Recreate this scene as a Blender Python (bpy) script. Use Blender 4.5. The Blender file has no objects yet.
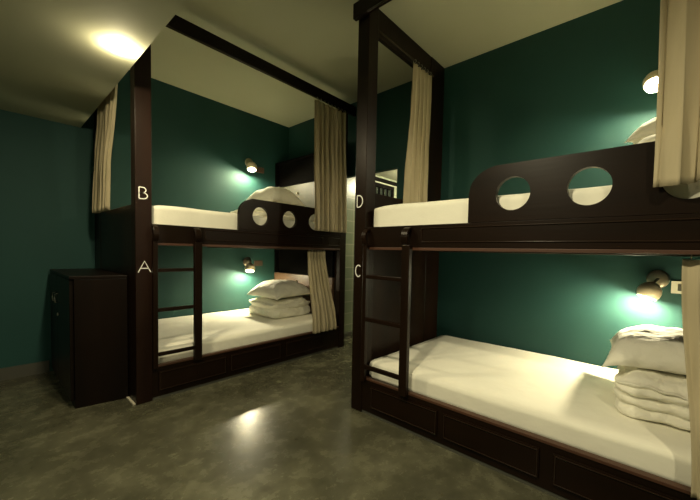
import bpy, bmesh, math, random
from mathutils import Vector, Matrix, noise, Euler
random.seed(7)
S = bpy.context.scene
COL = S.collection
PI = math.pi

# ------------------------------------------------------------ place dimensions (metres)
WY = 3.961      # far left wall
WX = 2.808      # right wall
CEIL = 2.828
SOF = 2.163     # underside of the low ceiling on the left
SOFX = 0.584
B1 = (0.673, 2.688); B1W = WY - B1[1]
B2 = (1.666, 1.5765); B2W = WX - B2[0]
BL = 2.03
DOOR_Y0, DOOR_Y1, DOOR_Z = 2.06, 2.86, 1.99

# ------------------------------------------------------------ materials
def new_mat(name):
    m = bpy.data.materials.new(name); m.use_nodes = True
    nt = m.node_tree; b = nt.nodes['Principled BSDF']
    return m, nt, b

def noise_mix(nt, b, c1, c2, scale, detail=4, stretch=None, lo=.35, hi=.65, input='Base Color'):
    tc = nt.nodes.new('ShaderNodeTexCoord'); mp = nt.nodes.new('ShaderNodeMapping')
    if stretch: mp.inputs['Scale'].default_value = stretch
    n = nt.nodes.new('ShaderNodeTexNoise'); n.inputs['Scale'].default_value = scale; n.inputs['Detail'].default_value = detail
    r = nt.nodes.new('ShaderNodeValToRGB')
    r.color_ramp.elements[0].position = lo; r.color_ramp.elements[1].position = hi
    r.color_ramp.elements[0].color = (*c1, 1); r.color_ramp.elements[1].color = (*c2, 1)
    nt.links.new(tc.outputs['Object'], mp.inputs[0]); nt.links.new(mp.outputs[0], n.inputs['Vector'])
    nt.links.new(n.outputs['Fac'], r.inputs[0]); nt.links.new(r.outputs[0], b.inputs[input])
    return mp, n, r

def bump(nt, b, scale, strength, dist=.01, vec=None, detail=3):
    n = nt.nodes.new('ShaderNodeTexNoise'); n.inputs['Scale'].default_value = scale; n.inputs['Detail'].default_value = detail
    tc = nt.nodes.new('ShaderNodeTexCoord')
    mp = nt.nodes.new('ShaderNodeMapping')
    if vec: mp.inputs['Scale'].default_value = vec
    nt.links.new(tc.outputs['Object'], mp.inputs[0]); nt.links.new(mp.outputs[0], n.inputs['Vector'])
    bp = nt.nodes.new('ShaderNodeBump'); bp.inputs['Strength'].default_value = strength; bp.inputs['Distance'].default_value = dist
    nt.links.new(n.outputs['Fac'], bp.inputs['Height']); nt.links.new(bp.outputs[0], b.inputs['Normal'])

def simple(name, c, rough=.5, metal=0, c2=None, scale=5, stretch=None, bs=None):
    m, nt, b = new_mat(name)
    b.inputs['Base Color'].default_value = (*c, 1); b.inputs['Roughness'].default_value = rough; b.inputs['Metallic'].default_value = metal
    if 'stained' in name: b.inputs['Specular IOR Level'].default_value = .18
    if name == 'black_paint_and_shade': b.inputs['Specular IOR Level'].default_value = .05
    if c2: noise_mix(nt, b, c, c2, scale, stretch=stretch)
    if bs: bump(nt, b, *bs)
    return m

M = {}
M['wood'] = simple('dark_stained_wood', (.0060, .0030, .0012), .36, c2=(.012, .0052, .0022), scale=6, stretch=(1, 1, .12), bs=(60, .12, .002, (1, 1, .1)))
M['wood_h'] = simple('dark_stained_wood_long_grain', (.0060, .0030, .0012), .36, c2=(.012, .0052, .0022), scale=5, stretch=(.15, 1, 1), bs=(60, .12, .002, (.1, 1, 1)))
M['wood_post'] = simple('reddish_dark_stained_wood', (.008, .0033, .0016), .42, c2=(.016, .006, .0028), scale=6, stretch=(1, 1, .12))
M['wood_dark'] = simple('near_black_stained_wood', (.0035, .0018, .001), .4, c2=(.007, .0032, .0016), scale=6, stretch=(1, 1, .12))
M['gloss'] = simple('glossy_dark_wood', (.02, .01, .006), .18)
M['wood_lit'] = simple('reddish_lamplit_wood', (.05, .02, .010), .5, c2=(.08, .032, .016), scale=8, stretch=(.1, 1, 1))  # lamplight on the bed lips put into a lighter, redder wood colour
M['board'] = simple('brown_headboard_wood', (.12, .07, .04), .4, c2=(.17, .10, .06), scale=5, stretch=(1, .2, 1))
M['board_grey'] = simple('grey_headboard_panel', (.055, .053, .033), .5, c2=(.085, .08, .05), scale=5)
M['green'] = simple('green_wall_paint', (.0065, .055, .050), .7, c2=(.008, .061, .055), scale=2.5, bs=(90, .08, .002))
M['ceil'] = simple('cream_ceiling_paint', (.56, .57, .41), .8, c2=(.59, .60, .435), scale=1.3, bs=(50, .05, .002))
M['back'] = simple('pale_plaster_paint', (.5, .48, .38), .8)
M['skirt'] = simple('grey_skirting_paint', (.07, .07, .055), .6)
M['sheet'] = simple('white_cotton_sheet', (.86, .84, .72), .85, c2=(.89, .87, .75), scale=3, bs=(9, .25, .02))
M['linen'] = simple('white_cotton_bedding', (.84, .82, .71), .85, bs=(13, .6, .03))
M['metal'] = simple('brushed_nickel', (.62, .58, .48), .32, 1)
M['rod'] = simple('dark_bronze_metal', (.05, .035, .02), .45, .6)
M['shade'] = simple('champagne_metal_shade', (.80, .70, .52), .38, .25)
M['plate'] = simple('white_plastic', (.75, .73, .62), .4)
M['dark_plate'] = simple('brown_plastic', (.10, .06, .04), .4)
M['black'] = simple('black_paint_and_shade', (.004, .0035, .003), .9)  # black parts, and the shade painted into the shelf niches
M['letter'] = simple('white_letter_paint', (.9, .9, .86), .5)
M['strip'] = simple('pale_floor_strip', (.45, .42, .33), .5)
M['glassdark'] = simple('dark_window_glass', (.02, .025, .02), .1)

def concrete():
    m, nt, b = new_mat('polished_concrete')
    tc = nt.nodes.new('ShaderNodeTexCoord')
    n1 = nt.nodes.new('ShaderNodeTexNoise'); n1.inputs['Scale'].default_value = 2.3; n1.inputs['Detail'].default_value = 8; n1.inputs['Roughness'].default_value = .62; n1.inputs['Distortion'].default_value = .5
    n2 = nt.nodes.new('ShaderNodeTexNoise'); n2.inputs['Scale'].default_value = 9; n2.inputs['Detail'].default_value = 6; n2.inputs['Roughness'].default_value = .7
    mx = nt.nodes.new('ShaderNodeMix'); mx.data_type = 'FLOAT'; mx.inputs[0].default_value = .42
    r = nt.nodes.new('ShaderNodeValToRGB')
    e = r.color_ramp.elements
    e[0].position = .34; e[0].color = (.037, .037, .022, 1); e[1].position = .63; e[1].color = (.132, .129, .083, 1)
    k = r.color_ramp.elements.new(.49); k.color = (.070, .068, .043, 1)
    nt.links.new(tc.outputs['Object'], n1.inputs['Vector']); nt.links.new(tc.outputs['Object'], n2.inputs['Vector'])
    nt.links.new(n1.outputs['Fac'], mx.inputs[2]); nt.links.new(n2.outputs['Fac'], mx.inputs[3])
    nt.links.new(mx.outputs[0], r.inputs[0]); nt.links.new(r.outputs[0], b.inputs['Base Color'])
    rr = nt.nodes.new('ShaderNodeMapRange'); rr.inputs['To Min'].default_value = .17; rr.inputs['To Max'].default_value = .36
    nt.links.new(n2.outputs['Fac'], rr.inputs['Value']); nt.links.new(rr.outputs[0], b.inputs['Roughness'])
    bp = nt.nodes.new('ShaderNodeBump'); bp.inputs['Strength'].default_value = .12; bp.inputs['Distance'].default_value = .01
    nt.links.new(n1.outputs['Fac'], bp.inputs['Height']); nt.links.new(bp.outputs[0], b.inputs['Normal'])
    return m
M['floor'] = concrete()

def tiles():
    m, nt, b = new_mat('pale_mosaic_tile')
    tc = nt.nodes.new('ShaderNodeTexCoord'); mp = nt.nodes.new('ShaderNodeMapping')
    mp.inputs['Rotation'].default_value = (PI/2, 0, 0)
    br = nt.nodes.new('ShaderNodeTexBrick'); br.offset = 0
    br.inputs['Scale'].default_value = 1; br.inputs['Brick Width'].default_value = .15; br.inputs['Row Height'].default_value = .15
    br.inputs['Mortar Size'].default_value = .006
    br.inputs['Color1'].default_value = (.20, .225, .15, 1); br.inputs['Color2'].default_value = (.16, .19, .13, 1); br.inputs['Mortar'].default_value = (.30, .30, .23, 1)
    nt.links.new(tc.outputs['Object'], mp.inputs[0]); nt.links.new(mp.outputs[0], br.inputs['Vector'])
    nt.links.new(br.outputs['Color'], b.inputs['Base Color']); b.inputs['Roughness'].default_value = .3
    return m
M['tile'] = tiles()

def fabric():
    m, nt, b = new_mat('beige_linen_curtain')
    b.inputs['Roughness'].default_value = .9
    mp, n, r = noise_mix(nt, b, (.50, .43, .28), (.60, .52, .35), 14, stretch=(1, 1, .15))
    tr = nt.nodes.new('ShaderNodeBsdfTranslucent'); nt.links.new(r.outputs[0], tr.inputs['Color'])
    mx = nt.nodes.new('ShaderNodeMixShader'); mx.inputs[0].default_value = .2
    out = nt.nodes['Material Output']
    nt.links.new(b.outputs[0], mx.inputs[1]); nt.links.new(tr.outputs[0], mx.inputs[2]); nt.links.new(mx.outputs[0], out.inputs['Surface'])
    return m
M['curtain'] = fabric()

def emit(name, c, s):
    m, nt, b = new_mat(name)
    b.inputs['Base Color'].default_value = (*c, 1)
    b.inputs['Emission Color'].default_value = (*c, 1); b.inputs['Emission Strength'].default_value = s
    return m
M['bulb'] = emit('lit_warm_bulb', (1, .85, .52), 800)
M['bulb_dim'] = emit('lit_bedside_bulb', (1, .9, .6), 30)

# ------------------------------------------------------------ helpers
def obj(name, bm, mat, parent=None, bevel=0, smooth=False, label=None, seg=2):
    bmesh.ops.recalc_face_normals(bm, faces=bm.faces)
    me = bpy.data.meshes.new(name); bm.to_mesh(me); bm.free()
    if smooth:
        for p in me.polygons: p.use_smooth = True
    o = bpy.data.objects.new(name, me); COL.objects.link(o)
    for mm in (mat if isinstance(mat, (list, tuple)) else [mat]): me.materials.append(mm)
    if parent: o.parent = parent
    if bevel:
        b = o.modifiers.new('Bevel', 'BEVEL'); b.width = bevel; b.segments = seg; b.limit_method = 'ANGLE'
    if label: o['label'] = label
    return o

def tag(o, label, cat, group=None):
    o['label'] = label; o['category'] = cat
    if group: o['group'] = group
    return o

def thing(name, label, cat, loc=(0, 0, 0), rotz=0, group=None):
    o = bpy.data.objects.new(name, None); COL.objects.link(o)
    o.empty_display_size = .1; o.location = loc; o.rotation_euler = (0, 0, rotz)
    return tag(o, label, cat, group)

def struct(name, bm, mat):
    o = obj(name, bm, mat); o['kind'] = 'structure'; return o

def bx(bm, x0, x1, y0, y1, z0, z1):
    v = [bm.verts.new((x, y, z)) for x in (x0, x1) for y in (y0, y1) for z in (z0, z1)]
    for f in ((0, 1, 3, 2), (4, 6, 7, 5), (0, 4, 5, 1), (2, 3, 7, 6), (0, 2, 6, 4), (1, 5, 7, 3)):
        bm.faces.new([v[i] for i in f])
    return bm
def box(*a): return bx(bmesh.new(), *a)

def tube(bm, pts, r, seg=10, cap=True):
    pts = [Vector(p) for p in pts]; rings = []
    rr = r if isinstance(r, (list, tuple)) else [r]*len(pts)
    up = Vector((0, 0, 1))
    for i, p in enumerate(pts):
        t = (pts[min(i+1, len(pts)-1)] - pts[max(i-1, 0)]).normalized()
        a = t.cross(up)
        if a.length < 1e-3: a = t.cross(Vector((1, 0, 0)))
        a.normalize(); b = t.cross(a).normalized()
        rings.append([bm.verts.new(p + (a*math.cos(2*PI*k/seg) + b*math.sin(2*PI*k/seg))*rr[i]) for k in range(seg)])
    for i in range(len(rings)-1):
        for k in range(seg):
            bm.faces.new((rings[i][k], rings[i][(k+1) % seg], rings[i+1][(k+1) % seg], rings[i+1][k]))
    if cap:
        bm.faces.new(rings[0][::-1]); bm.faces.new(rings[-1])
    return bm

def lathe(bm, prof, seg=32, mtx=None):
    """prof: list of (r, z); closed by fan when r is 0"""
    mtx = mtx or Matrix()
    rings = []
    for r, z in prof:
        if r < 1e-6: rings.append([bm.verts.new(mtx @ Vector((0, 0, z)))])
        else: rings.append([bm.verts.new(mtx @ Vector((r*math.cos(2*PI*k/seg), r*math.sin(2*PI*k/seg), z))) for k in range(seg)])
    for a, b in zip(rings, rings[1:]):
        for k in range(seg):
            k2 = (k+1) % seg
            if len(a) == 1 and len(b) == 1: continue
            if len(a) == 1: bm.faces.new((a[0], b[k], b[k2]))
            elif len(b) == 1: bm.faces.new((a[k], a[k2], b[0]))
            else: bm.faces.new((a[k], a[k2], b[k2], b[k]))
    return bm

def torus(bm, c, R, r, axis, seg=16, sub=8):
    q = Vector((0, 0, 1)).rotation_difference(Vector(axis)).to_matrix()
    g = []
    for i in range(seg):
        a = 2*PI*i/seg
        g.append([bm.verts.new(Vector(c) + q @ Vector(((R+r*math.cos(2*PI*j/sub))*math.cos(a), (R+r*math.cos(2*PI*j/sub))*math.sin(a), r*math.sin(2*PI*j/sub)))) for j in range(sub)])
    for i in range(seg):
        for j in range(sub):
            bm.faces.new((g[i][j], g[(i+1) % seg][j], g[(i+1) % seg][(j+1) % sub], g[i][(j+1) % sub]))
    return bm

# ------------------------------------------------------------ the room
XL, YB = -1.7, -1.9
struct('floor', box(XL-.1, 5.3, YB-.1, WY+.1, -.08, 0), M['floor'])
struct('ceiling', box(XL-.1, WX+.1, YB-.1, WY+.1, CEIL, CEIL+.08), M['ceil'])
struct('ceiling_low', box(XL, SOFX, YB, WY, SOF, CEIL), M['ceil'])
struct('wall_far', box(XL-.1, WX+.12, WY, WY+.1, 0, CEIL), M['green'])
bm = box(WX, WX+.06, YB, DOOR_Y0, 0, CEIL); bx(bm, WX, WX+.06, DOOR_Y1, WY, 0, CEIL); bx(bm, WX, WX+.06, DOOR_Y0, DOOR_Y1, DOOR_Z, CEIL)
struct('wall_right', bm, M['green'])
struct('wall_left', box(XL-.1, XL, YB, WY, 0, CEIL), M['green'])
struct('wall_back', box(XL-.1, WX+.12, YB-.1, YB, 0, CEIL), M['green'])
struct('baseboard_far', box(XL, .355, WY-.014, WY, 0, .10), M['skirt'])
# the tiled passage behind the doorway
TY = 3.0
struct('wall_passage_left', box(WX+.06, 5.2, TY, TY+.1, .0, 2.25), M['tile'])
struct('wall_passage_right', box(WX+.06, 5.2, 1.75, 1.85, 0, 2.25), M['tile'])
struct('wall_passage_end', box(5.1, 5.2, 1.85, TY, 0, 2.25), M['back'])
struct('ceiling_passage', box(WX+.06, 5.2, 1.85, TY, 2.19, 2.25), M['ceil'])
struct('baseboard_passage', box(WX+.06, 5.1, TY-.03, TY, 0, .05), M['skirt'])
struct('trim_1', box(WX+.06, 5.1, TY-.03, TY, 2.11, 2.155), M['black'])
# dark framed window high in the passage wall
w = bmesh.new()
wx0, wx1, wz0, wz1 = 3.50, 3.97, 1.55, 2.075
bx(w, wx0, wx0+.05, TY-.04, TY-.001, wz0, wz1); bx(w, wx1-.04, wx1, TY-.04, TY-.001, wz0, wz1)
bx(w, wx0+.05, wx1-.04, TY-.04, TY-.001, wz1-.05, wz1); bx(w, wx0+.05, wx1-.04, TY-.04, TY-.001, wz0, wz0+.04)
for i in range(1, 4):
    xx = wx0+.05+(wx1-wx0-.09)*i/4; bx(w, xx-.008, xx+.008, TY-.03, TY-.015, wz0+.04, wz1-.05)
wf = struct('window_1', w, M['black'])
o = obj('window_pane', box(wx0+.05, wx1-.04, TY-.012, TY-.002, wz0+.04, wz1-.05), M['glassdark'], wf)

# ------------------------------------------------------------ bunk beds (local u along the bed, v towards the wall)
LET = {
 'A': [[(0, 0), (.5, 1), (1, 0)], [(.18, .36), (.82, .36)]],
 'B': [[(0, 0), (0, 1)], [(0, 1)] + [(.42+.36*math.sin(a), .765+.235*math.cos(a)) for a in [PI*k/10 for k in range(11)]] + [(0, .53)],
       [(0, .53)] + [(.45+.50*math.sin(a), .265+.265*math.cos(a)) for a in [PI*k/10 for k in range(11)]] + [(0, 0)]],
 'C': [[(.5+.5*math.cos(a)+.08, .5+.5*math.sin(a)) for a in [PI*(.27+1.46*k/24) for k in range(25)]]],
 'D': [[(0, 0), (0, 1)], [(0, 1), (.3, 1)] + [(.3+.66*math.sin(a), .5+.5*math.cos(a)) for a in [PI*k/16 for k in range(17)]] + [(.3, 0), (0, 0)]],
}
def letter(ch, plane_pt, w, h, th, axes):
    """axes: (right vector, outward vector) in bed local space"""
    R, O = Vector(axes[0]), Vector(axes[1]); bm = bmesh.new(); P = Vector(plane_pt)
    for st in LET[ch]:
        pts = [P + R*((x-.5)*w) + Vector((0, 0, (y-.5)*h)) for x, y in st]
        L = []; Rr = []
        n = len(pts)
        for i, q in enumerate(pts):
            t = (pts[min(i+1, n-1)]-pts[max(i-1, 0)]).normalized()
            s = t.cross(O).normalized()*(th/2)
            L.append(q+s); Rr.append(q-s)
        fr = [[bm.verts.new(a + O*.0015) for a in L], [bm.verts.new(a + O*.0015) for a in Rr]]
        bk = [[bm.verts.new(a) for a in L], [bm.verts.new(a) for a in Rr]]
        for i in range(n-1):
            bm.faces.new((fr[0][i], fr[0][i+1], fr[1][i+1], fr[1][i]))
            bm.faces.new((bk[0][i], bk[1][i], bk[1][i+1], bk[0][i+1]))
            bm.faces.new((fr[0][i], bk[0][i], bk[0][i+1], fr[0][i+1]))
            bm.faces.new((fr[1][i], fr[1][i+1], bk[1][i+1], bk[1][i]))
        for i in (0, n-1):
            bm.faces.new((fr[0][i], fr[1][i], bk[1][i], bk[0][i]))
    return bm

def guard(u0, u1, z0, z1, holes, r, th=.03, R=.16):
    """board in the u-z plane with round holes, rounded top corner at the foot side"""
    bm = bmesh.new()
    out = [(u0, z0)]
    for k in range(13):
        a = PI - k*(PI/2)/12
        out.append((u0+R+R*math.cos(a), z1-R*.82+R*.82*math.sin(a)))
    out += [(u1, z1), (u1, z0)]
    # split the board in vertical slabs so that every hole is bridged cleanly
    def top(u):
        if u < u0+R: return z1-R*.82+R*.82*math.sqrt(max(0, 1-((u-u0-R)/R)**2))
        return z1
    for v0, flip in ((0, 0), (th, 1)):
        cuts = [u0]
        xs = []
        for h in holes: xs += [h-r*1.25, h+r*1.25]
        def quad(a, b, n):
            for i in range(n):
                ua, ub = a+(b-a)*i/n, a+(b-a)*(i+1)/n
                bm.faces.new([bm.verts.new(p) for p in ((ua, v0, z0), (ub, v0, z0), (ub, v0, top(ub)), (ua, v0, top(ua)))])
        prev = u0
        for h, zc in [(h, HZ) for h in holes]:
            a, b = h-r*1.25, min(h+r*1.25, u1)
            quad(prev, a, 14 if prev == u0 else 1)
            n = 48
            def ringpt(t):
                dx, dz = math.cos(t), math.sin(t)
                # hit the rectangle a..b, z0..top
                ks = []
                if dx > 1e-9: ks.append((b-h)/dx)
                if dx < -1e-9: ks.append((a-h)/dx)
                if dz > 1e-9: ks.append((top(h+dx*r)-zc)/dz)
                if dz < -1e-9: ks.append((z0-zc)/dz)
                k = min(ks); return (h+dx*k, v0, zc+dz*k)
            corners = [math.atan2((top(a)-zc), a-h), math.atan2((top(b)-zc), b-h), math.atan2(z0-zc, a-h), math.atan2(z0-zc, b-h)]
            ts = sorted(set([2*PI*k/n-PI for k in range(n)] + corners))
            for i in range(len(ts)):
                t0, t1 = ts[i], ts[(i+1) % len(ts)]
                bm.faces.new([bm.verts.new(p) for p in (ringpt(t0), ringpt(t1), (h+r*math.cos(t1), v0, zc+r*math.sin(t1)), (h+r*math.cos(t0), v0, zc+r*math.sin(t0)))])
            prev = b
        quad(prev, u1, 1)
    bmesh.ops.remove_doubles(bm, verts=bm.verts, dist=1e-5)
    # edge band: bridge boundary edges front to back
    bnd = [e for e in bm.edges if len(e.link_faces) == 1 and abs(e.verts[0].co.y) < 1e-6]
    for e in bnd:
        a, b = e.verts
        def mate(v):
            return min((w for w in bm.verts if abs(w.co.y-th) < 1e-6 and (w.co-v.co-Vector((0, th, 0))).length < 1e-4), key=lambda w: (w.co-v.co).length, default=None)
        ma, mb = mate(a), mate(b)
        if ma and mb: bm.faces.new((a, b, mb, ma))
    return bm
HZ = 1.402

def moulding(bm, u0, u1, z0, z1, v, t=.006, d=.005):
    bx(bm, u0, u1, v-d, v, z1-t, z1); bx(bm, u0, u1, v-d, v, z0, z0+t)
    bx(bm, u0, u0+t, v-d, v, z0+t, z1-t); bx(bm, u1-t, u1, v-d, v, z0+t, z1-t)

def bunk(label, B, W, rotz, letters, foot_h, s, g0, holes, rear_w, er, rail, post_mat='wood'):
    t = thing('bunk_bed', label, 'bunk bed', (B[0], B[1], 0), rotz, 'dark wooden bunk beds')
    # posts and canopy
    fp = obj('post', box(0, .098, 0, .098, 0, CEIL-.003), M[post_mat], t, .003)
    for ch, u, z, w in letters:
        obj('letter', letter(ch, (u, -.0005, z), w, .078, .0065, ((1, 0, 0), (0, -1, 0))), M['letter'], fp, label='white letter ' + ch)
    obj('post', box(BL-.09, BL, 0, .09, 0, 2.755), M['wood'], t, .003)
    obj('rear_post', box(0, .035, W-rear_w, W-.003, 0, CEIL-.003), M['wood'], t, .003)
    obj('front_beam', box(-.02, BL+.09, -.035, -.002, 2.66, 2.76), M['wood_h'], t, .003)
    obj('foot_beam', box(.0, .03, .10, W-rear_w-.002, 2.63, CEIL-.003), M['wood'], t, .002)
    # curtain rods
    for nm, pts in (('curtain_rod', [(.12, -.045, 2.645), (BL, -.045, 2.645)]), ('curtain_rod', [(er, .10, 2.645), (er, W-rear_w-.002 if er > 0 else W-.03, 2.645)]), ('curtain_rod', [(.50, .055, 1.118), (BL-.10, .055, 1.118)])):
        obj(nm, tube(bmesh.new(), pts, .006, 8), M['rod'], t, smooth=True)
    # end panels
    obj('foot_panel', box(.002, .032, .10, W-.003, 0, foot_h), M['wood'], t, .003)
    hp = obj('head_panel', box(BL-.03, BL, .092, W-.003, 0, 2.28), M['wood'], t, .002)
    for z0, zl, z1, mt in ((.0, .80, 1.125, M['board']), (1.18, 1.94, 2.28, M['board_grey'])):
        lowb = z0
        obj('headboard', box(BL-.11, BL-.032, .10, W-.003, lowb, zl), mt, t, .004)
        nb = bmesh.new()
        bx(nb, BL-.11, BL-.032, .10, .12, zl+.001, z1); bx(nb, BL-.11, BL-.032, W-.023, W-.003, zl+.001, z1)
        bx(nb, BL-.11, BL-.032, .12, W-.023, z1-.02, z1)
        bx(nb, BL-.05, BL-.032, .12, W-.023, zl+.001, z1-.02)
        obj('shelf_niche', nb, M['black'], t)  # black colour stands in for the shade inside the deep recess
        kn = bmesh.new()
        lathe(kn, [(0, 0), (.018, 0), (.018, .006), (.010, .012), (.010, .02), (0, .024)], 16, Matrix.Translation((BL-.11, W*.6, zl-(.09 if zl < 1 else .112))) @ Matrix.Rotation(-PI/2, 4, 'Y'))
        obj('reading_light_knob', kn, M['metal'], t, smooth=True, label='small round metal knob')
    # lower base with drawers
    b = box(.098, BL-.09, .004, .03, .02, .235)
    base = obj('base_board', b, M['wood_h'], t, .002)
    d0 = .12 if s < 0 else .17
    edges = [d0, d0+.535, d0+.535*2+.02, d0+.535*3+.04]
    for i in range(3):
        a, c = edges[i]+.02, edges[i]+.535-.03
        dr = box(a-.006, c+.006, -.004, .0035, .06, .205)
        dr = obj('drawer', dr, M['wood_h'], t, .0015)
        mb = bmesh.new(); moulding(mb, a, c, .066, .199, -.0041, .005, .005)
        obj('moulding', mb, M['gloss'], dr, .0015, label='glossy raised moulding')
    obj('base_lip', box(.098, BL-.09, -.001, .034, .2355, .25), M['wood_lit'], t, .002)
    obj('plinth', box(.098, BL-.09, .008, .028, 0, .0195), M['skirt'], t)
    obj('bed_platform', box(.035, BL-.112, .035, W-.003, .17, .215), M['wood_h'], t)
    # upper deck
    rl = box(.098, BL-.09, .002, .034, 1.135, 1.268)
    rl = obj('upper_rail', rl, M['wood_h'], t, .002)
    for a, c in rail:
        mb = bmesh.new(); moulding(mb, a, c, 1.165, 1.25, .0019, .005, .005); obj('moulding', mb, M['gloss'], rl, .0015, label='glossy raised moulding')
    obj('rail_lip', box(.098, BL-.09, .0, .034, 1.118, 1.1345), M['wood_lit'], t, .002)  # lighter wood colour carries the glow of the lamp below
    obj('bed_platform', box(.035, BL-.112, .0345, W-.003, 1.135, 1.178), M['wood_h'], t)
    obj('guard_board', guard(g0, BL-.092, 1.269, 1.548, holes, .081), M['wood_h'], t)
    # ladder
    u0, u1, lw = .112+s*.3, .43+s, .055
    lb = bmesh.new()
    bx(lb, u0, u0+.032, -.034, -.006, .235, 1.15); bx(lb, u1, u1+lw, -.040, -.006, .235, 1.15)
    lad = obj('ladder', lb, M['wood'], t, .004)
    for z in (.335, .655, .94):
        obj('rung', box(u0+.032, u1, -.034, -.010, z-.013, z+.013), M['wood_h'], lad, .004)
    for u, ww in ((u0, .034), (u1, .045)):
        prof = []
        n = 12
        for k in range(n+1):
            a = PI*k/n
            prof.append((-.004-.050*math.sin(a), 1.195+.062*math.cos(a)))
        inner = [(-.004-.034*math.sin(PI*k/n), 1.195+.046*math.cos(PI*k/n)) for k in range(n+1)]
        hb = bmesh.new()
        A = [[hb.verts.new((uu, v, z)) for v, z in prof] for uu in (u, u+ww)]
        Bq = [[hb.verts.new((uu, v, z)) for v, z in inner] for uu in (u, u+ww)]
        for i in range(n):
            hb.faces.new((A[0][i], A[0][i+1], A[1][i+1], A[1][i])); hb.faces.new((Bq[0][i], Bq[1][i], Bq[1][i+1], Bq[0][i+1]))
            hb.faces.new((A[0][i], Bq[0][i], Bq[0][i+1], A[0][i+1])); hb.faces.new((A[1][i], A[1][i+1], Bq[1][i+1], Bq[1][i]))
        for i in (0, n): hb.faces.new((A[0][i], A[1][i], Bq[1][i], Bq[0][i]))
        obj('ladder_hook', hb, M['wood'], lad, .002, smooth=False)
    return t

bunk('dark wooden bunk bed against the far wall, post lettered B and A', B1, B1W, 0,
     [('B', .048, 1.474, .052), ('A', .052, .966, .075)], 1.40, -.06, .74, [.946, 1.258, 1.57], .24, -.035, ((.46, 1.68), (1.76, BL-.10)), 'wood_post')
bunk('dark wooden bunk bed along the right wall, post lettered D and C', B2, B2W, -PI/2,
     [('D', .048, 1.446, .052), ('C', .042, .972, .052)], 1.53, 0, .825, [1.048, 1.36, 1.672], .24, .060, ((.54, BL-.10),))

def T1(u, v, z): return Vector((B1[0]+u, B1[1]+v, z))
def T2(u, v, z): return Vector((B2[0]+v, B2[1]-u, z))

# ------------------------------------------------------------ mattresses
def mattress(label, T, W, rz, z0, z1, u0, u1, v0, name='mattress'):
    bm = bmesh.new(); nx, ny, nz = 60, 34, 6
    bmesh.ops.create_cube(bm, size=1)
    bmesh.ops.subdivide_edges(bm, edges=bm.edges, cuts=24, use_grid_fill=True)
    Lx, Ly, Lz = u1-u0, W-.012-v0, z1-z0
    r = .035
    for v in bm.verts:
        p = Vector(((v.co.x)*Lx, v.co.y*Ly, v.co.z*Lz))
        q = Vector((max(-Lx/2+r, min(Lx/2-r, p.x)), max(-Ly/2+r, min(Ly/2-r, p.y)), max(-Lz/2+r, min(Lz/2-r, p.z))))
        d = p-q
        if d.length > 1e-6: p = q + d.normalized()*min(r, d.length) if d.length > r else p
        s = noise.noise(Vector((p.x*3.1, p.y*3.1, z0*9)))*.005 + noise.noise(Vector((p.x*9, p.y*5, z0*9+4)))*.002
        if p.z > 0: p.z += s
        v.co = p + Vector((Lx/2+u0, Ly/2+v0, Lz/2+z0))
    o = obj(name, bm, M['sheet'], None, smooth=True)
    o.location = T(0, 0, 0); o.rotation_euler = (0, 0, rz)
    return tag(o, label, 'mattress', 'mattresses on the bunks')
mattress('white sheeted mattress on the lower bunk marked A', T1, B1W, 0, .2165, .352, .10, BL-.118, .055)
mattress('white sheeted mattress on the upper bunk marked B', T1, B1W, 0, 1.1795, 1.412, .102, BL-.118, .040)
mattress('white sheeted mattress on the lower bunk marked C', T2, B2W, -PI/2, .2165, .352, .10, BL-.118, .055)
mattress('white sheeted mattress on the upper bunk marked D', T2, B2W, -PI/2, 1.1795, 1.412, .122, BL-.118, .040)

# ------------------------------------------------------------ duvets and pillows
def duvet(label, T, rz, u0, u1, v0, v1, z0, z1, layers, seed, dome=0):
    bm = bmesh.new(); bmesh.ops.create_cube(bm, size=2)
    bmesh.ops.subdivide_edges(bm, edges=bm.edges, cuts=30, use_grid_fill=True)
    Lx, Ly, Lz = (u1-u0)/2, (v1-v0)/2, (z1-z0)/2
    for v in bm.verts:
        a, b, c = v.co
        h = (c+1)/2*layers; loc = (h % 1)*2-1
        if abs(c) > .999: loc = 1 if c > 0 else -1
        s = (1-min(1, abs(loc))**2.6)**.45
        ir = max(abs(a), abs(b))
        # rounded plan
        k = 1/((abs(a)**7+abs(b)**7)**(1/7)) * ir if ir > 1e-4 else 1
        edge = ir**6
        side = 1 - .14*(1-s)*edge
        lay = int(min(h, layers-1e-3))
        shift = noise.noise(Vector((lay*5.1, seed, 0)))*.05
        x = a*k*side*Lx*(1+shift*edge); y = b*k*side*Ly*(1+shift*edge*.7)
        z = c*Lz
        top = max(0, c)
        z -= top**2 * (ir**4)*Lz*.42*(1 if c > .5 else 0)
        z += top*dome*(1-(a*a+b*b)/2)
        nv = noise.noise_vector(Vector((x*7+seed, y*7, z*11)))*.014 + noise.noise_vector(Vector((x*20+seed, y*20, z*34)))*.010
        if c > -.98: x += nv.x; y += nv.y; z += nv.z
        v.co = (x+(u0+u1)/2, y+(v0+v1)/2, max(z+(z0+z1)/2, z0))
    o = obj('folded_duvet', bm, M['linen'], None, smooth=True)
    o.location = T(0, 0, 0); o.rotation_euler = (0, 0, rz)
    sub = o.modifiers.new('Subdivision', 'SUBSURF'); sub.levels = 1; sub.render_levels = 1
    return tag(o, label, 'duvet', 'folded duvets on the bunks')

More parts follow.
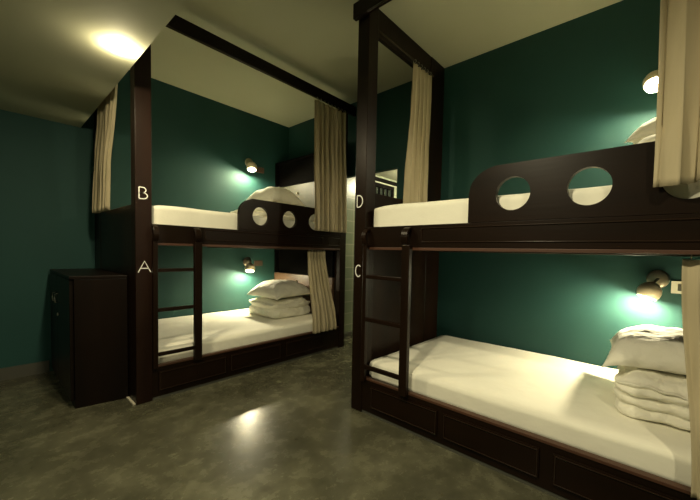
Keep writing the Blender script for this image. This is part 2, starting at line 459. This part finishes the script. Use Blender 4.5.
def pillow(label, T, rz, c, L, Wd, H, tilt, seed):
    """L along u, Wd along v, H thickness"""
    n = 34; bm = bmesh.new(); sides = []
    for sgn in (1, -1):
        g = []
        for i in range(n+1):
            row = []
            for j in range(n+1):
                a, b = 2*i/n-1, 2*j/n-1
                x = a*(1-.10*(1-b*b)**1.0*abs(a)**4) ; y = b*(1-.10*(1-a*a)*abs(b)**4)
                f = ((1-abs(a)**2.6)*(1-abs(b)**2.6))**.6
                z = (H*.5 if sgn > 0 else -H*.2)*f - .032*(a*a)**2 - .012*(b*b)**2
                nz = noise.noise(Vector((a*2.4+seed, b*2.4, sgn)))*.07 + noise.noise(Vector((a*7+seed, b*7, sgn*3)))*.025
                z += nz*H*f*(1 if sgn > 0 else .3)
                row.append(bm.verts.new((x*L/2, y*Wd/2, z)))
            g.append(row)
        for i in range(n):
            for j in range(n):
                q = (g[i][j], g[i+1][j], g[i+1][j+1], g[i][j+1])
                bm.faces.new(q if sgn > 0 else q[::-1])
    bmesh.ops.remove_doubles(bm, verts=bm.verts, dist=1e-5)
    mt = Matrix.Translation(Vector(c)) @ Euler(tilt).to_matrix().to_4x4()
    bmesh.ops.transform(bm, matrix=mt, verts=bm.verts)
    o = obj('pillow', bm, M['linen'], None, smooth=True)
    o.location = T(0, 0, 0); o.rotation_euler = (0, 0, rz)
    return tag(o, label, 'pillow', 'pillows on the bunks')

duvet('folded white duvet stacked on the lower bunk marked A', T1, 0, 1.32, 1.86, .36, .93, .354, .555, 2, 1)
pillow('plump white pillow on the folded duvet of lower bunk A', T1, 0, (1.60, .64, .618), .55, .60, .27, (0, -.02, .05), 2)
duvet('rounded folded duvet on upper bunk B behind the two round holes', T1, 0, 1.10, 1.74, .30, .95, 1.414, 1.55, 2, 5, .03)
pillow('white pillow lying on the duvet of upper bunk B', T1, 0, (1.47, .62, 1.645), .43, .64, .32, (0, .02, .0), 8)
duvet('folded white duvet stacked on the lower bunk marked C', T2, -PI/2, 1.46, 1.90, .28, .86, .354, .555, 4, 3)
pillow('white pillow on the folded duvet of lower bunk C', T2, -PI/2, (1.645, .64, .612), .50, .58, .23, (.05, -.04, .02), 4)
duvet('folded white duvet beneath the pillow on upper bunk D', T2, -PI/2, 1.46, 1.90, .30, .90, 1.414, 1.70, 3, 9)
pillow('white pillow on upper bunk D with a corner beside the wall lamp', T2, -PI/2, (1.675, .80, 1.795), .47, .56, .19, (.22, .06, .0), 11)

# ------------------------------------------------------------ curtains
def curtain(label, P0, P1, Q0, Q1, zt, zb, folds, amp, out, seed, hem=0.0, hemfn=None, rings=0, rod_z=None, gather=1.0):
    """P0,P1 ends of the top in plan, Q0,Q1 ends of the hem in plan, out: unit vector of the fold direction"""
    root = thing('curtain', label, 'curtain', (P0[0], P0[1], zb), 0, 'linen curtains of the bunks')
    base = Vector((P0[0], P0[1], zb))
    nu, nv = folds*14, 44; bm = bmesh.new(); g = []
    O = Vector((out[0], out[1], 0))
    P0, P1, Q0, Q1 = [Vector((*q, 0)) for q in (P0, P1, Q0, Q1)]
    D = (P1-P0).normalized()
    ph = [random.uniform(-.8, .8) for _ in range(folds+2)]
    am = [random.uniform(.65, 1.25) for _ in range(folds+2)]
    for j in range(nv+1):
        s = j/nv; row = []
        e = s*s*(3-2*s)
        for i in range(nu+1):
            t = i/nu
            f = t*folds; k = int(min(f, folds-.001)); fr = f-k
            a = am[k]*(1-fr)+am[k+1]*fr; p = ph[k]*(1-fr)+ph[k+1]*fr
            tt = t + .012*math.sin(2*PI*t*2.3+seed)*s
            q = (P0.lerp(P1, tt)).lerp(Q0.lerp(Q1, tt), e)
            w = math.sin(2*PI*f + p*s*1.4 + .5*math.sin(s*2.2+seed))
            w = math.copysign(abs(w)**.75, w)
            ampz = amp*(.55+.55*s)*a
            off = O*(w*ampz) + D*(.35*ampz*math.sin(4*PI*f+p))
            off += O*(.008*noise.noise(Vector((t*4, s*5, seed))))
            hz = hemfn(t) if hemfn else 0
            z = zt + (zb+hz-zt)*s + (.004*math.sin(2*PI*f*1.0+1)*s)
            row.append(bm.verts.new(q+off+Vector((0, 0, z))-base))
        g.append(row)
    for j in range(nv):
        for i in range(nu): bm.faces.new((g[j][i], g[j][i+1], g[j+1][i+1], g[j+1][i]))
    o = obj('curtain_cloth', bm, M['curtain'], root, smooth=True)
    sd = o.modifiers.new('Solidify', 'SOLIDIFY'); sd.thickness = .002; sd.offset = 0
    if rings:
        for k in range(rings):
            c = P0.lerp(P1, (k+.5)/rings) + Vector((0, 0, zt+.004)) - base
            obj('curtain_ring', torus(bmesh.new(), c + Vector((0, 0, .012)), .013, .0022, D, 14, 6), M['metal'], root, smooth=True)
    return root
y1 = B1[1]; x1 = B1[0]
curtain('long beige curtain gathered at the head of upper bunk B', (x1+1.51, y1-.045), (x1+1.95, y1-.045), (x1+1.52, y1-.05), (x1+1.97, y1-.05), 2.625, 1.315, 7, .026, (0, 1), 1, rings=9)
curtain('short beige curtain gathered at the head of lower bunk A', (x1+1.525, y1+.055), (x1+1.77, y1+.055), (x1+1.535, y1-.026), (x1+1.87, y1-.026), 1.100, .238, 6, .014, (0, 1), 2, rings=6)
curtain('beige curtain hanging at the foot of bunk B above the cabinet', (x1-.035, y1+.22), (x1-.035, y1+.76), (x1-.05, y1+.50), (x1-.05, y1+.97), 2.625, 1.385, 5, .018, (1, 0), 3, rings=6)
x2, y2 = B2
curtain('beige curtain hanging at the foot end of bunk D', (x2+.58, y2-.060), (x2+.86, y2-.060), (x2+.50, y2-.062), (x2+.83, y2-.062), 2.625, 1.44, 5, .018, (0, 1), 4, rings=6)
curtain('wide beige curtain at the head of upper bunk D, cut by the right edge', (x2-.045, y2-1.553), (x2-.045, y2-2.02), (x2-.055, y2-1.570), (x2-.055, y2-2.02), 2.625, 1.365, 5, .028, (1, 0), 5, rings=7,
        hemfn=lambda t: .0 if t < .2 else .035*min(1, (t-.2)*5))
curtain('narrow beige curtain at the head of lower bunk C, at the right edge', (x2+.052, y2-1.665), (x2+.052, y2-1.90), (x2-.026, y2-1.722), (x2-.026, y2-1.93), 1.100, .238, 4, .013, (1, 0), 6, rings=5)

# ------------------------------------------------------------ wall reading lamps
def point(name, loc, power, color, r):
    l = bpy.data.lights.new(name, 'POINT'); l.energy = power; l.color = color; l.shadow_soft_size = r
    o = bpy.data.objects.new(name, l); o.location = loc; COL.objects.link(o); return o

LAMPC = (1.0, .885, .57)
def wall_lamp(label, loc, rz, power, tilt=18, lean=9):
    """local: +x towards the head of the bed, -y out of the wall"""
    t = thing('wall_lamp', label, 'wall lamp', loc, rz, 'reading lamps on the walls')
    pl = lathe(bmesh.new(), [(0, 0), (.056, 0), (.058, .004), (.056, .010), (.046, .013), (0, .014)], 36, Matrix.Rotation(PI/2, 4, 'X'))
    obj('wall_plate', pl, M['metal'], t, smooth=True)
    obj('arm', tube(bmesh.new(), [(0, -.012, 0), (-.004, -.055, 0), (-.022, -.112, -.024)], .008, 10), M['metal'], t, smooth=True)
    # shade axis (points out of the mouth)
    ax = Vector((-math.sin(math.radians(tilt)), -math.sin(math.radians(lean)), -1)).normalized()
    q = Vector((0, 0, -1)).rotation_difference(ax).to_matrix().to_4x4()
    top = Vector((-.022, -.112, -.022))
    mt = Matrix.Translation(top) @ q
    prof = [(0, .004), (.018, .003), (.040, -.010), (.056, -.032), (.062, -.056), (.058, -.080), (.050, -.096),
            (.048, -.096), (.055, -.080), (.059, -.056), (.053, -.034), (.038, -.013), (.017, -.001), (0, 0)]
    obj('lamp_shade', lathe(bmesh.new(), prof, 40, mt), M['shade'], t, smooth=True)
    sp = bmesh.new(); bmesh.ops.create_uvsphere(sp, u_segments=20, v_segments=12, radius=.024)
    bmesh.ops.transform(sp, matrix=mt @ Matrix.Translation((0, 0, -.045)), verts=sp.verts)
    obj('bulb', sp, M['bulb_dim'], t, smooth=True)
    w = Matrix.Translation(loc) @ Matrix.Rotation(rz, 4, 'Z')
    point('reading_light', w @ (mt @ Vector((0, 0, -.086))), power, LAMPC, .022)
    return t
LP = 33
wall_lamp('lit wall lamp above lower bunk A, the lower one on the far wall', (2.195, WY, .945), 0, LP, 12, 18)
wall_lamp('lit wall lamp above upper bunk B, the upper one on the far wall', (2.211, WY, 2.204), 0, LP, 12, 18)
wall_lamp('lit round wall lamp beside the white socket above lower bunk C', (WX, -.035, .970), -PI/2, LP)
wall_lamp('lit wall lamp half behind the tall curtain of upper bunk D', (WX, .005, 2.245), -PI/2, LP, 4, 48)

# sockets and switch plates
def plate(label, cat, loc, rz, w, h, mat, name, parts=True):
    t = thing(name, label, cat, loc, rz)
    obj('face_plate', box(-w/2, w/2, -.010, 0, -h/2, h/2), mat, t, .002)
    if parts:
        obj('rocker', box(-w*.30, w*.02, -.014, -.0102, -h*.28, h*.28), M['skirt'], t, .001)
        hb = bmesh.new()
        for dx, dz in ((.22, .14), (.22, -.18), (.34, -.02)): bx(hb, w*dx-.004, w*dx+.004, -.0115, -.0102, h*dz-.006, h*dz+.006)
        obj('socket_holes', hb, M['black'], t)
    return t
plate('white wall socket beside the lamp of lower bunk C', 'socket', (WX, -.175, .925), -PI/2, .15, .078, M['plate'], 'wall_socket')
plate('dark switch plate beside the lamp of upper bunk B', 'switch', (2.36, WY, 2.145), 0, .12, .07, M['dark_plate'], 'switch_plate', False)
plate('dark switch plate beside the lamp of lower bunk A', 'switch', (2.35, WY, .925), 0, .12, .07, M['dark_plate'], 'switch_plate', False)

# ------------------------------------------------------------ low dark cabinet
cx0, cx1, cy0, cy1, ch = .365, .668, 2.946, 3.90, .898
t = thing('cabinet', 'low dark wooden cabinet beside the post lettered A', 'cabinet', ((cx0+cx1)/2, (cy0+cy1)/2, 0))
def lc(b):
    bmesh.ops.translate(b, vec=(-(cx0+cx1)/2, -(cy0+cy1)/2, 0), verts=b.verts); return b
def skew(b):
    for v in b.verts:
        if v.co.y < cy0+.02: v.co.y += -.020 - .058*(v.co.x-cx0)/(cx1-cx0)
    return lc(b)
obj('cabinet_body', skew(box(cx0+.02, cx1, cy0, cy1, 0, ch-.022)), M['wood_dark'], t, .003)
obj('cabinet_top', skew(box(cx0-.003, cx1, cy0-.004, cy1, ch-.0215, ch)), M['wood_dark'], t, .003)
ym = 3.50
for a, c, hy in ((cy0-.004, ym-.003, ym-.06), (ym+.003, cy1-.004, ym+.06)):
    d = obj('door', lc(box(cx0, cx0+.0195, a, c, .05, ch-.026)), M['wood_dark'], t, .002)
    obj('handle', lc(tube(bmesh.new(), [(cx0, hy, .665), (cx0-.018, hy, .668), (cx0-.022, hy, .70), (cx0-.018, hy, .732), (cx0, hy, .735)], .0035, 8)), M['metal'], d, smooth=True, label='curved metal door handle')
obj('lock', lc(lathe(bmesh.new(), [(0, 0), (.012, 0), (.012, .008), (0, .010)], 16, Matrix.Translation((cx0, ym-.05, .575)) @ Matrix.Rotation(-PI/2, 4, 'Y'))), M['metal'], t, smooth=True, label='small round metal lock')
tag(obj('floor_strip', box(.655, .672, 2.70, 2.865, 0, .012), M['strip'], None, .002), 'short pale strip on the floor between the cabinet and post A', 'floor strip')

# ------------------------------------------------------------ ceiling downlight and unseen room lights
def ceiling_bulb(label, loc, r=.037):
    t = thing('ceiling_lamp', label, 'ceiling lamp', loc)
    obj('lamp_ring', lathe(bmesh.new(), [(r+.001, 0), (r+.012, 0), (r+.010, -.001), (r+.001, -.001)], 32), M['plate'], t, smooth=True)
    obj('bulb', lathe(bmesh.new(), [(r, -.0005), (r*.99, -.005), (r*.9, -.011), (r*.7, -.016), (r*.4, -.019), (0, -.020)], 32), M['bulb'], t, smooth=True)
    return t
ceiling_bulb('lit round downlight in the low ceiling near post B', (.497, 2.206, SOF))
for xx, yy, pw in ((.489, .75, 20), (.489, -.75, 12), (-.9, .9, 12)):  # unseen lights without fixtures; the last added to brighten the left side
    l = bpy.data.lights.new('unseen_room_light', 'AREA'); l.shape = 'DISK'; l.size = .08; l.energy = pw; l.color = LAMPC
    o = bpy.data.objects.new('unseen_room_light', l); o.location = (xx, yy, SOF-.01); COL.objects.link(o)
point('passage_light', (3.9, 2.35, 2.14), 36, (1, .9, .62), .06)

# ------------------------------------------------------------ camera
cam = bpy.data.cameras.new('camera'); co = bpy.data.objects.new('camera', cam); COL.objects.link(co)
R = Vector((0.64787116, -0.76142809, 0.02214116)); U = Vector((0.01623081, 0.04285811, 0.99894932)); F = Vector((0.761577, 0.64683108, -0.04012513))
m = Matrix((R, U, -F)).transposed().to_4x4(); m.translation = Vector((0, 0, 1.1))
co.matrix_world = m
cam.sensor_width = 36; cam.lens = 329.730/700*36
cam.shift_x = (350-371.385)/700; cam.shift_y = (265.7205-250)/700
cam.clip_start = .02
S.camera = co
w = bpy.data.worlds.new('World'); w.use_nodes = True; S.world = w
w.node_tree.nodes['Background'].inputs[0].default_value = (.01, .01, .008, 1)
S.view_settings.view_transform = 'Standard'; S.view_settings.look = 'None'; S.view_settings.gamma = 1
S.view_settings.exposure = 0.42
S.view_settings.use_curve_mapping = False
